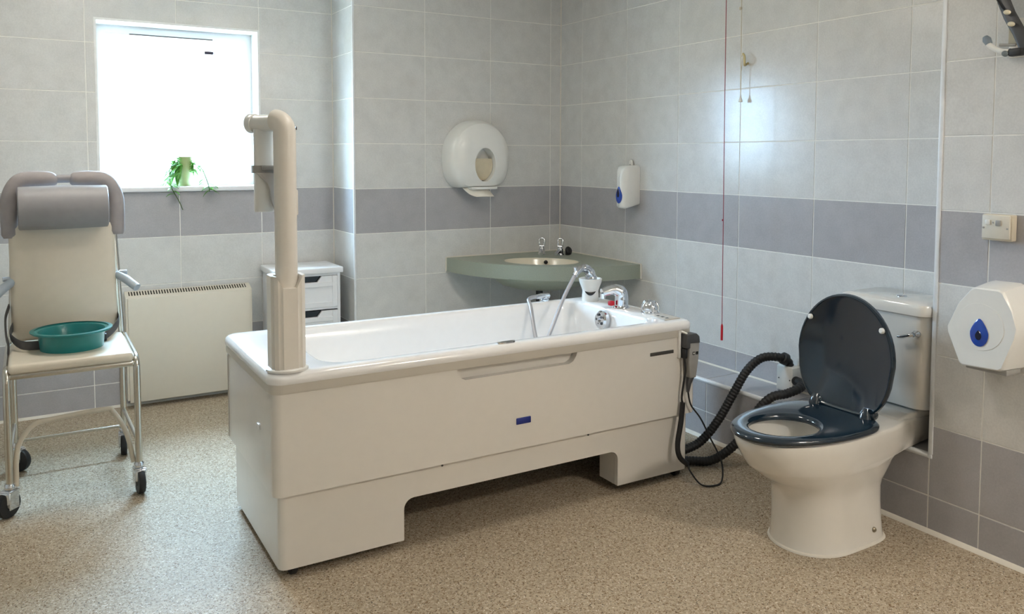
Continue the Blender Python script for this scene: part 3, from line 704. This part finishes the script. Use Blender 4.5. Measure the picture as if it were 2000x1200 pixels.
# ------------------------------------------------------------------ soap dispenser on the right wall
sd_ = thing('soap_dispenser', (-.05, -.74, 1.03), 'narrow white soap dispenser with blue teardrop window', 'dispenser')
def sfront(x, y0, y1, z0, z1, r=.014): return [(x, a, c) for a, c in rrect(y0, y1, z0, z1, r, 5)]
SY0, SY1 = -.786, -.700
b = B(); loft(b, [sfront(-.001, SY0, SY1, 1.046, 1.262), sfront(-.012, SY0, SY1, 1.044, 1.263), sfront(-.070, SY0 + .001, SY1 - .001, 1.030, 1.262), sfront(-.092, SY0 + .006, SY1 - .006, 1.024, 1.256), sfront(-.108, SY0 + .018, SY1 - .018, 1.032, 1.240), sfront(-.112, SY0 + .03, SY1 - .03, 1.045, 1.20)])
obj('body', b, WHITEPL, sd_, 50)
def drop(cy_, cz_, a, h, x, n=32):
    out = []
    for k in range(n):
        t = 2 * PI * k / n; v = math.sin(t); wd = a * math.cos(t) * (1 - .38 * max(0, v) ** 1.2 - .10 * v)
        out.append((x, cy_ + wd, cz_ + h * v))
    return out
smy = (SY0 + SY1) / 2
b = B(); loft(b, [drop(smy, 1.100, .024, .046, -.100), drop(smy, 1.100, .024, .046, -.115), drop(smy, 1.100, .019, .040, -.1185)])
sw = obj('level_window', b, BLUE, sd_, 50, 'blue teardrop window')
b = B(); loft(b, [drop(smy, 1.112, .011, .026, -.117), drop(smy, 1.112, .010, .024, -.1195)]); obj('window_core', b, BLUED, sw)
b = B(); prism(b, [(-.733, 1.258), (-.703, 1.258), (-.706, 1.283), (-.712, 1.292), (-.724, 1.292), (-.730, 1.283)], 'x', -.016, -.004, .002, 1); ht = obj('hanging_tab', b, WHITEPL, sd_)
obj('tab_hole', box(B(), -.0175, -.0155, -.722, -.712, 1.264, 1.269), MIDGREY, ht, smooth=0)

# ------------------------------------------------------------------ hexagonal jumbo-roll dispenser on the boxed wall
hd = thing('roll_dispenser', (-.28, -2.865, .64), 'white hexagonal jumbo roll dispenser with blue teardrop window', 'dispenser')
HF = [(-2.750, .762), (-2.786, .846), (-2.826, .896), (-2.838, .902), (-2.912, .903), (-2.924, .898), (-2.955, .846), (-2.972, .790), (-2.966, .756), (-2.930, .655), (-2.920, .648), (-2.802, .643), (-2.793, .650), (-2.752, .744)]
hcY, hcZ = -2.864, .778
def hexl(s, x, dz=0): return [(x, hcY + (y - hcY) * s, hcZ + dz + (z - hcZ) * s) for y, z in HF]
b = B(); loft(b, [hexl(1.06, XP - .0005, .004), hexl(1.05, XP - .03, .004), hexl(1.0, -.325), hexl(.985, -.336), hexl(.95, -.341)])
obj('cover', b, WHITEPL, hd, 30)
b = B(); n = 48
ro = [[(-.3412 - dx, hcY + .006 + r * math.cos(2 * PI * k / n), hcZ + .0 + r * math.sin(2 * PI * k / n)) for k in range(n)] for r, dx in ((.074, 0), (.0735, .0012), (.070, .0012))]
loft(b, ro, False, True); obj('cover_disc', b, WHITEPL, hd, 20)
b = B(); loft(b, [drop(-2.858, .760, .028, .044, -.339), drop(-2.858, .760, .028, .044, -.3445), drop(-2.858, .760, .023, .038, -.3465)])
dw = obj('level_window', b, BLUE, hd, 50, 'blue teardrop window')
b = B(); loft(b, [drop(-2.857, .752, .010, .016, -.3460), drop(-2.857, .752, .009, .014, -.3480)]); obj('window_core', b, BLUED, dw)
b = B(); box(b, XP - .09, XP - .01, -2.93, -2.80, .632, .650, .004); obj('paper_slot', b, MIDGREY, hd)

# ------------------------------------------------------------------ fused switch on the boxed wall
sp = thing('fused_switch', (XP - .02, -2.85, 1.04), 'beige surface-mounted double switch box above the hexagonal dispenser', 'switch')
box_ = obj('back_box', box(B(), XP - .030, XP - .001, -2.897, -2.803, 1.044, 1.127, .004), BEIGE, sp)
fp = obj('face_plate', box(B(), XP - .037, XP - .029, -2.893, -2.806, 1.050, 1.125, .003), mat('plate_beige', (214, 208, 194), .45), sp)
obj('rocker', box(B(), XP - .041, XP - .036, -2.833, -2.818, 1.094, 1.110, .002), WHITEPL, fp)
obj('rocker', box(B(), XP - .041, XP - .036, -2.866, -2.850, 1.092, 1.110, .002), MIDGREY, fp)
obj('neon', box(B(), XP - .0385, XP - .036, -2.843, -2.840, 1.099, 1.104), MIDGREY, fp, smooth=0)
for y in (-2.812, -2.886): obj('plate_screw', lathe(B(), [(.003, 0), (.003, .0015)], (XP - .037, y, 1.084), direction=(-1, 0, 0), seg=8), MIDGREY, fp)

# ------------------------------------------------------------------ pull cords
rx_ = -.16
p1 = P_(1413, 300, x=rx_); p2 = P_(1410, 640, x=rx_); p3 = P_(1410, 665, x=rx_)
rc = thing('pull_cord', (p1.x, p1.y, p3.z), 'thin red emergency pull cord hanging from the ceiling', 'pull cord')
b = B(); tube(b, [(p1.x, p1.y, H), (p1.x, p1.y - .002, 1.6), (p2.x, p2.y, p2.z)], .0016, 8); obj('cord', b, REDCORD, rc)
b = B(); tube(b, [(p2.x, p2.y, p2.z + .016), (p2.x, p2.y, p2.z + .006), (p2.x, p2.y, p3.z)], [.003, .0055, .0055], 12); obj('toggle', b, RED, rc, 40)
lathe_k = lathe(B(), [(.004, -.004), (.004, .004)], (p1.x, p1.y - .003, 1.02), seg=10); obj('knot', lathe_k, REDCORD, rc)
ct = lathe(B(), [(.03, 0), (.03, .03), (.02, .03)], (p1.x, p1.y, H - .03), seg=20); obj('ceiling_switch', ct, WHITEPL, rc)
lc_ = thing('light_cord', (-.04, -1.545, 1.55), 'cream light pull cord looped over a small hook on the tiled wall', 'pull cord')
b = B(); tube(b, [(-.03, -1.530, H), (-.03, -1.536, 2.0), (-.03, -1.54, 1.78), (-.03, -1.541, 1.60)], .0014, 8); tube(b, smooth_path([(-.03, -1.541, 1.775), (-.028, -1.552, 1.782), (-.03, -1.540, 1.69), (-.03, -1.541, 1.60)], 6), .0014, 8); obj('cord', b, WCORD, lc_)
b = B(); tube(b, smooth_path([(.0, -1.556, 1.745), (-.022, -1.556, 1.735), (-.034, -1.566, 1.748), (-.030, -1.560, 1.775), (-.024, -1.546, 1.788)], 6), .0055, 10); obj('hook', b, mat('hook_brass', (206, 190, 140), .4), lc_, 60)
b = lathe(B(), [(.010, 0), (.010, .006), (.004, .022), (.003, .034)], (-.03, -1.541, 1.565), seg=14); obj('acorn', b, WHITEPL, lc_)
b = lathe(B(), [(.006, -.006), (.007, 0), (.006, .006)], (-.03, -1.532, 1.998), seg=12); obj('connector', b, BEIGE, lc_)

# ------------------------------------------------------------------ wall hook with straps, top right
wh = thing('wall_hook', (XP - .03, -2.84, 1.62), 'white curved wall hook with grey tip high on the right wall', 'hook')
def q(px, py, x=-.27): return P_(px, py, x=x)
b = B(); tube(b, smooth_path([q(1926, 78), q(1934, 90), q(1948, 98), q(1962, 101), q(1985, 101, -.24), q(1990, 103, XP)], 6), .0085, 14); obj('prong', b, WHITEPL, wh, 60)
b = B(); a_, c_ = q(1924, 72), q(1932, 86); tube(b, [a_, a_.lerp(c_, .4), c_], [.008, .013, .010], 12); obj('prong_tip', b, mat('tip_grey', (128, 140, 150), .5), wh)
b = B(); pc = q(1963, 105, -.285); lathe(b, [(.004, -.008), (.009, -.005), (.009, .005), (.004, .008)], pc, direction=(-1, -.3, 0), seg=14); obj('knob', b, mat('knob_grey', (112, 122, 126), .5), wh)
b = B(); box(b, XP - .012, XP - .0005, -2.925, -2.855, 1.62, 1.74, .004); obj('back_plate', b, CREAMPL, wh)
st = thing('hanging_strap', (XP - .05, -2.88, 1.63), 'dark grey strap with white toggles and black buckle hung on the wall hook', 'strap')
b = B(); tube(b, [q(1957, -62, -.2275), q(1958, -40, -.245), q(1960, 0, -.262), q(1972, 30, -.27), q(1990, 62, -.27), q(2002, 90, -.265), q(1996, 104, -.262)], .01, 12, flat=((0, -1, .2), .019, .004)); obj('webbing', b, DARKGREY, st, 60)
b = B(); tube(b, [q(1950, -58, -.2285), q(1946, -40, -.25), q(1948, 0, -.270), q(1957, 15, -.278), q(1966, 24, -.28)], .003, 8); obj('edge_cord', b, BLACK, st)
for px, py in ((1967, 24), (1975, 47)):
    c = q(px, py, -.285); b = B(); t = bmesh.new(); bmesh.ops.create_uvsphere(t, u_segments=16, v_segments=10, radius=1)
    merge(b, t, Matrix.Translation(c) @ Matrix.Rotation(.25, 4, 'X') @ Matrix.Diagonal((.007, .0115, .0075, 1))); obj('toggle', b, mat('toggle_cream', (226, 216, 190), .4), st, 60)
b = B(); c = q(1957, -58, -.2275); box(b, XP - .008, XP - .0005, c.y - .03, c.y + .03, c.z - .02, c.z + .03, .003); obj('strap_anchor', b, MIDGREY, st)
b = B(); c = q(1985, 102, -.275); box(b, c.x - .012, c.x + .012, c.y - .022, c.y + .020, c.z - .012, c.z + .012, .005); a_ = q(1971, 98, -.278); tube(b, [a_, c], .006, 10); obj('buckle', b, BLACK, st)
b = B(); a_, c_ = q(1952, 88, -.27), q(1984, 88, -.265); tube(b, [a_, c_], .0045, 10); obj('cross_bar', b, MIDGREY, st)
b = B(); prism(b, [(-2.868, 1.735), (-2.890, 1.735), (-2.900, 1.655), (-2.868, 1.655)], 'x', -.262, -.254, .002, 1); obj('flap', b, mat('flap_beige', (176, 170, 150), .6), st)

# ------------------------------------------------------------------ storage heater
he = thing('panel_heater', (-2.17, .30, .03), 'cream flat panel heater on the wall under the window', 'heater')
hx0, hx1, hz0, hz1, hy0, hy1 = -2.490, -1.858, .035, .592, .262, .340
def slope(y): return .576 + .38 * (y - hy0)
obj('casing', prism(B(), [(hy0 + .008, hz0 + .01), (hy1, hz0 + .01), (hy1, slope(hy1)), (hy0 + .008, slope(hy0 + .008))], 'x', hx0, hx1, .002, 1), HEATER, he, 30)
obj('front_panel', box(B(), hx0 + .010, hx1 - .012, hy0, hy0 + .010, hz0, slope(hy0), .003), HEATER, he)
ga, gb = hy0 + .030, hy1 - .010
obj('grille_recess', prism(B(), [(ga, slope(ga) - .004), (gb, slope(gb) - .004), (gb, slope(gb) + .0006), (ga, slope(ga) + .0006)], 'x', hx0 + .018, hx1 - .026), SLOT, he, smooth=0)
N = 44; me = None
for k in range(N):
    x = hx0 + .020 + (hx1 - hx0 - .048) * (k + .5) / N
    if me is None:
        o = obj('grille_bar', prism(B(), [(ga - .001, slope(ga) - .003), (gb + .001, slope(gb) - .003), (gb + .001, slope(gb) + .0014), (ga - .001, slope(ga) + .0014)], 'x', x - .0034, x + .0034), HEATER, he, smooth=0); me = o.data; base = WO[o.name]
    else: finish('grille_bar', me, None, he, (x, base.y, base.z))
obj('wall_bracket', box(B(), hx0 + .1, hx1 - .1, hy1 - .004, YW - .001, .2, .45), HEATER, he, smooth=0)

# ------------------------------------------------------------------ drawer unit in the alcove
du = thing('drawer_unit', (-1.605, .2, 0), 'small white wooden drawer unit beside the tiled pier', 'drawers')
dx0, dx1, dy0, dy1 = -1.782, -1.428, .055, .338
b = B()
box(b, dx0, dx0 + .016, dy0, dy1, 0, .668, .001); box(b, dx1 - .016, dx1, dy0, dy1, 0, .668, .001); box(b, dx0 + .016, dx1 - .016, dy1 - .01, dy1, .05, .668)
for z in (.085, .275, .468, .655): box(b, dx0 + .016, dx1 - .016, dy0 + .001, dy1 - .01, z, z + .012)
obj('carcass', b, SATIN, du, 30)
obj('top_board', box(B(), dx0 - .014, dx1 + .014, dy0 - .016, dy1 + .004, .668, .700, .006, 3), SATIN, du)
for z0 in (.290, .482, .099):
    z1 = z0 + .171; mx = (dx0 + dx1) / 2; a, c = dx0 + .019, dx1 - .019
    b = B(); prism(b, [(a, z0), (c, z0), (c, z1), (mx + .072, z1), (mx + .048, z1 - .032), (mx - .048, z1 - .032), (mx - .072, z1), (a, z1)], 'y', dy0 - .003, dy0 + .011)
    box(b, a + .01, c - .01, dy0 + .02, dy1 - .03, z0, z1 - .04)
    dr = obj('drawer', b, SATIN, du, 30)
    fr_ = .028; b = B(); ztop = z1 - .036
    for (p0_, p1_, s0, s1) in ((a, a + fr_, z0, z1 - .001), (c - fr_, c, z0, z1 - .001), (a + fr_, c - fr_, z0, z0 + fr_), (a + fr_, c - fr_, z1 - .058, z1 - .033)): box(b, p0_, p1_, dy0 - .010, dy0 - .002, s0, s1, .0015, 1)
    obj('drawer_frame', b, SATIN, dr, 30)
    b = B(); box(b, mx - .07, mx + .07, dy0 + .012, dy0 + .018, z1 - .04, z1); obj('handle_gap', b, BLACKGLOSS, dr, smooth=0)

# ------------------------------------------------------------------ plant on the sill
pt = thing('potted_plant', (-2.17, .42, WZ0), 'pale potted plant with trailing green leaves on the window sill', 'plant')
obj('pot', lathe(B(), [(.030, 0), (.034, .004), (.040, .15), (.042, .158), (.038, .158), (.034, .14), (.001, .138)], (-2.168, .42, WZ0), seg=28), POT, pt, 50)
def leaf(p, d, L, W, droop):
    d = Vector(d).normalized(); s = d.cross(Vector((0, 0, 1))); s = s.normalized() if s.length > .1 else Vector((1, 0, 0))
    b = B(); n = 6; A, Bc, Cc = [], [], []
    for k in range(n + 1):
        t = k / n; c = Vector(p) + d * L * t + Vector((0, 0, -droop * t * t)); wdt = W * math.sin(PI * min(1, .06 + t * .94) ** .75) * (1 if k < n else 0) + .0006
        A.append(c - s * wdt); Bc.append(c + Vector((0, 0, -.15 * wdt))); Cc.append(c + s * wdt)
    loft(b, [A, Bc, Cc], False, False, closed=False)
    o = obj('leaf', b, LEAF, pt, 80); md = o.modifiers.new('s', 'SOLIDIFY'); md.thickness = .0012
for k in range(46):
    t = random.uniform(0, 2 * PI); lf = (random.random() < .78)
    px = -2.20 if lf else -2.14
    d = (-abs(math.cos(t)) if lf else abs(math.cos(t)) * .5, -abs(math.sin(t)) * .5, random.uniform(-.2, .5))
    leaf((px + random.uniform(-.012, .012), .41 + random.uniform(-.03, .03), WZ0 + random.uniform(.06, .16)), d, random.uniform(.05, .09), random.uniform(.010, .017), random.uniform(.03, .11))
b = B()
runs = [smooth_path([(-2.20, .41, WZ0 + .14), (-2.245, .385, WZ0 + .11), (-2.255, .345, WZ0 + .03), (-2.250, .318, WZ0 - .01), (-2.215, .320, WZ0 - .08), (-2.197, .325, WZ0 - .125)], 5),
        smooth_path([(-2.14, .41, WZ0 + .14), (-2.10, .385, WZ0 + .12), (-2.075, .35, WZ0 + .05), (-2.065, .318, WZ0 + .0), (-2.060, .322, WZ0 - .03)], 5)]
for r_ in runs: tube(b, r_, .0022, 6)
obj('trailing_stem', b, STEM, pt, 60)
for i, r_ in enumerate(runs):
    for k in range(3, min(len(r_) - 1, 18 if i == 0 else 21)):
        t = random.uniform(0, 2 * PI); leaf(r_[k], (math.cos(t), -abs(math.sin(t)) * .5, random.uniform(-.1, .5)), random.uniform(.035, .055), random.uniform(.008, .013), .03)

# ------------------------------------------------------------------ shower chair
ch = thing('shower_chair', (-2.77, -.66, 0), 'wheeled shower commode chair with cream back and grey neck roll', 'chair')
LX0, LX1, FY, RY = -2.984, -2.556, -.880, -.395
def leg(pts, m=STEEL, r=.0125): return obj('leg', tube(B(), pts, r, 14), m, ch, 60)
for x, s in ((LX0, 1), (LX1, -1)):
    leg(smooth_path([(x, FY, .098), (x, FY, .30), (x, FY, .47), (x, FY + .006, .505), (x, FY + .035, .527), (x, FY + .10, .530), (x, RY - .12, .530), (x, RY - .02, .530)], 6))
    leg([(x + s * .010, RY, .098), (x + s * .010, RY, .56), (x + s * .02, RY + .01, .80), (x + s * .03, RY + .03, 1.02)])
    obj('side_rail', tube(B(), [(x, FY, .20), (x + s * .01, RY, .20)], .008, 10), STEEL, ch, 60)
obj('front_rail', box(B(), LX0 + .008, LX1 - .008, FY - .004, FY + .018, .498, .518, .006, 3), STEEL, ch)
obj('rear_bar', tube(B(), [(LX0 + .01, RY, .125), (LX1 - .01, RY, .125)], .006, 10), STEEL, ch, 60)
b = B(); tube(b, smooth_path([(LX0 + .020, -.872, .105), (LX0 + .022, -.868, .20), (LX0 + .035, -.862, .262), (LX0 + .075, -.855, .312), (LX0 + .125, -.852, .326), (LX1 - .115, -.852, .338), (LX1 - .085, -.852, .325), (LX1 - .040, -.858, .235), (LX1 - .018, -.868, .12)], 6), .0095, 12); obj('footrest_frame', b, mat('frame_cream', (206, 196, 178), .4), ch, 60)
def castor(x, y, ang, brake=True):
    d = Vector((math.sin(ang), -math.cos(ang), 0)); sx = Vector((math.cos(ang), math.sin(ang), 0)); c = Vector((x, y, .048)) - d * -.012
    b = B(); lathe(b, [(.030, -.013), (.046, -.012), (.048, -.006), (.048, .006), (.046, .012), (.030, .013)], c, direction=sx, seg=28)
    w_ = obj('castor_wheel', b, BLACK, ch, 50)
    b = B(); lathe(b, [(.014, -.015), (.014, .015)], c, direction=sx, seg=14); obj('hub', b, MIDGREY, w_)
    t = bmesh.new(); box(t, -.021, -.017, -.020, .024, .03, .098, .002, 1); box(t, .017, .021, -.020, .024, .03, .098, .002, 1); box(t, -.021, .021, -.024, .024, .092, .100, .003); box(t, -.019, .019, .018, .032, .052, .096, .004)
    b = B(); R_ = Matrix(((sx.x, -d.x * -1, 0, x), (sx.y, d.y, 0, y), (0, 0, 1, 0), (0, 0, 0, 1))); merge(b, t, R_)
    lathe(b, [(.013, 0), (.018, .004), (.018, .018), (.014, .024)], (x, y, .098), seg=16)
    obj('castor_fork', b, CHROME, ch, 40)
castor(LX0, FY, -.75); castor(LX1, FY, .10); castor(LX0 + .012, RY, .9); castor(LX1 - .012, RY, -.1)
# cushions
b = B(); prism(b, [(LX0 + .012, -.882), (LX1 - .012, -.882), (LX1 - .012, -.445), (LX0 + .012, -.445)], 'z', .516, .552); 
b.free(); b = box(B(), LX0 + .006, LX1 - .010, -.884, -.440, .515, .553, .016, 4); obj('seat', b, CUSH, ch, 60, 'cream padded seat')
def back_loop(y, ins): return [(x, y + .045 * (z - .55), z) for x, z in rrect(LX0 + .012 + ins, LX1 - .030 - ins, .556 + ins, 1.030 - ins, .012, 5)]
b = B(); loft(b, [back_loop(-.452, .014), back_loop(-.458, .003), back_loop(-.470, 0), back_loop(-.484, .003), back_loop(-.492, .016)]); obj('backrest', b, CUSH, ch, 60, 'cream padded backrest')
nr = tube(B(), [(-2.936, -.535, 1.098), (-2.932, -.535, 1.098), (-2.780, -.535, 1.100), (-2.620, -.535, 1.101), (-2.616, -.535, 1.101)], [.080, .086, .089, .086, .080], 32); obj('neck_roll', nr, GREYCUSH, ch, 50, 'grey cylindrical neck roll')
# U-shaped grey head support in two halves
for s, xs in ((1, LX0 + .025), (-1, LX1 - .028)):
    P = [(xs - s * .004, -.445, .975), (xs - s * .006, -.442, 1.06), (xs - s * .002, -.440, 1.14), (xs + s * .030, -.440, 1.200), (xs + s * .085, -.440, 1.212), (xs + s * .165, -.440, 1.208)]
    S = smooth_path(P, 6); b = B(); tube(b, S, [.026] + [.033] * (len(S) - 4) + [.032, .028, .018], 16); obj('head_pad', b, GREYPAD, ch, 60, 'pinkish grey padded side of the head support')
b = B(); tube(b, [(-2.83, -.440, 1.212), (-2.72, -.440, 1.214)], .018, 12); obj('pad_link', b, GREYCUSH, ch)
obj('pad_bar', tube(B(), [(LX0 + .05, -.415, 1.00), (LX0 + .06, -.42, 1.20)], .010, 10), STEEL, ch); obj('pad_bar', tube(B(), [(LX1 - .05, -.415, 1.00), (LX1 - .06, -.42, 1.20)], .010, 10), STEEL, ch)
# armrest stubs
for s, x in ((1, LX1 - .022), (-1, LX0 + .022)):
    b = B(); tube(b, [(x - s * .01, RY - .01, .80), (x + s * .012, -.46, .80)], .012, 12); tube(b, [(x - s * .002, -.46, .802), (x + s * .03, -.50, .782), (x + s * .064, -.54, .752)], [.017, .018, .017], 14); tube(b, [(x + s * .004, -.462, .812), (x + s * .034, -.468, .812)], .009, 10)
    obj('armrest', b, ARMG, ch, 60)
# lap belt halves
b = B(); tube(b, smooth_path([(LX1 - .028, -.46, .625), (LX1 - .030, -.52, .612), (LX1 - .055, -.57, .590), (LX1 - .095, -.60, .565)], 6), .01, 12, flat=((0, .3, 1), .020, .0025)); bl = obj('lap_belt', b, STRAP, ch, 60, 'dark grey lap belt')
obj('buckle', box(B(), LX1 - .115, LX1 - .082, -.625, -.585, .554, .585, .006), BLACK, bl)
b = B(); tube(b, smooth_path([(LX0 + .020, -.46, .625), (LX0 + .010, -.56, .600), (LX0 + .045, -.66, .580), (LX0 + .10, -.675, .574), (LX0 + .145, -.66, .572)], 6), .01, 12, flat=((0, .2, 1), .019, .0025)); obj('lap_belt', b, STRAP, ch, 60)
b = B(); tube(b, smooth_path([(LX0 + .006, -.46, .70), (LX0 - .006, -.50, .66), (LX0 - .004, -.56, .60), (LX0 + .004, -.62, .57), (LX0 - .004, -.60, .50)], 6), .01, 12, flat=((1, 0, 0), .004, .020)); obj('side_strap', b, STRAP, ch, 60)

# teal washing bowl on the seat
bw = thing('washing_bowl', (-2.765, -.675, .553), 'round teal plastic bowl with wide rim standing on the chair seat', 'bowl')
bc = (-2.765, -.672, .5535)
lathe(b := B(), [(.001, .004), (.106, .004), (.112, .058), (.118, .070), (.138, .076), (.142, .072), (.140, .067), (.122, .064), (.117, .056), (.111, 0), (.001, 0)], bc, seg=48)
obj('bowl_body', b, TEAL, bw, 40)
b = lathe(B(), [(.130, 0), (.1445, .001), (.1445, .005), (.130, .0065)], (bc[0], bc[1], bc[2] + .070), seg=48, cap0=False, cap1=False); obj('bowl_rim', b, TEAL, bw, 40)
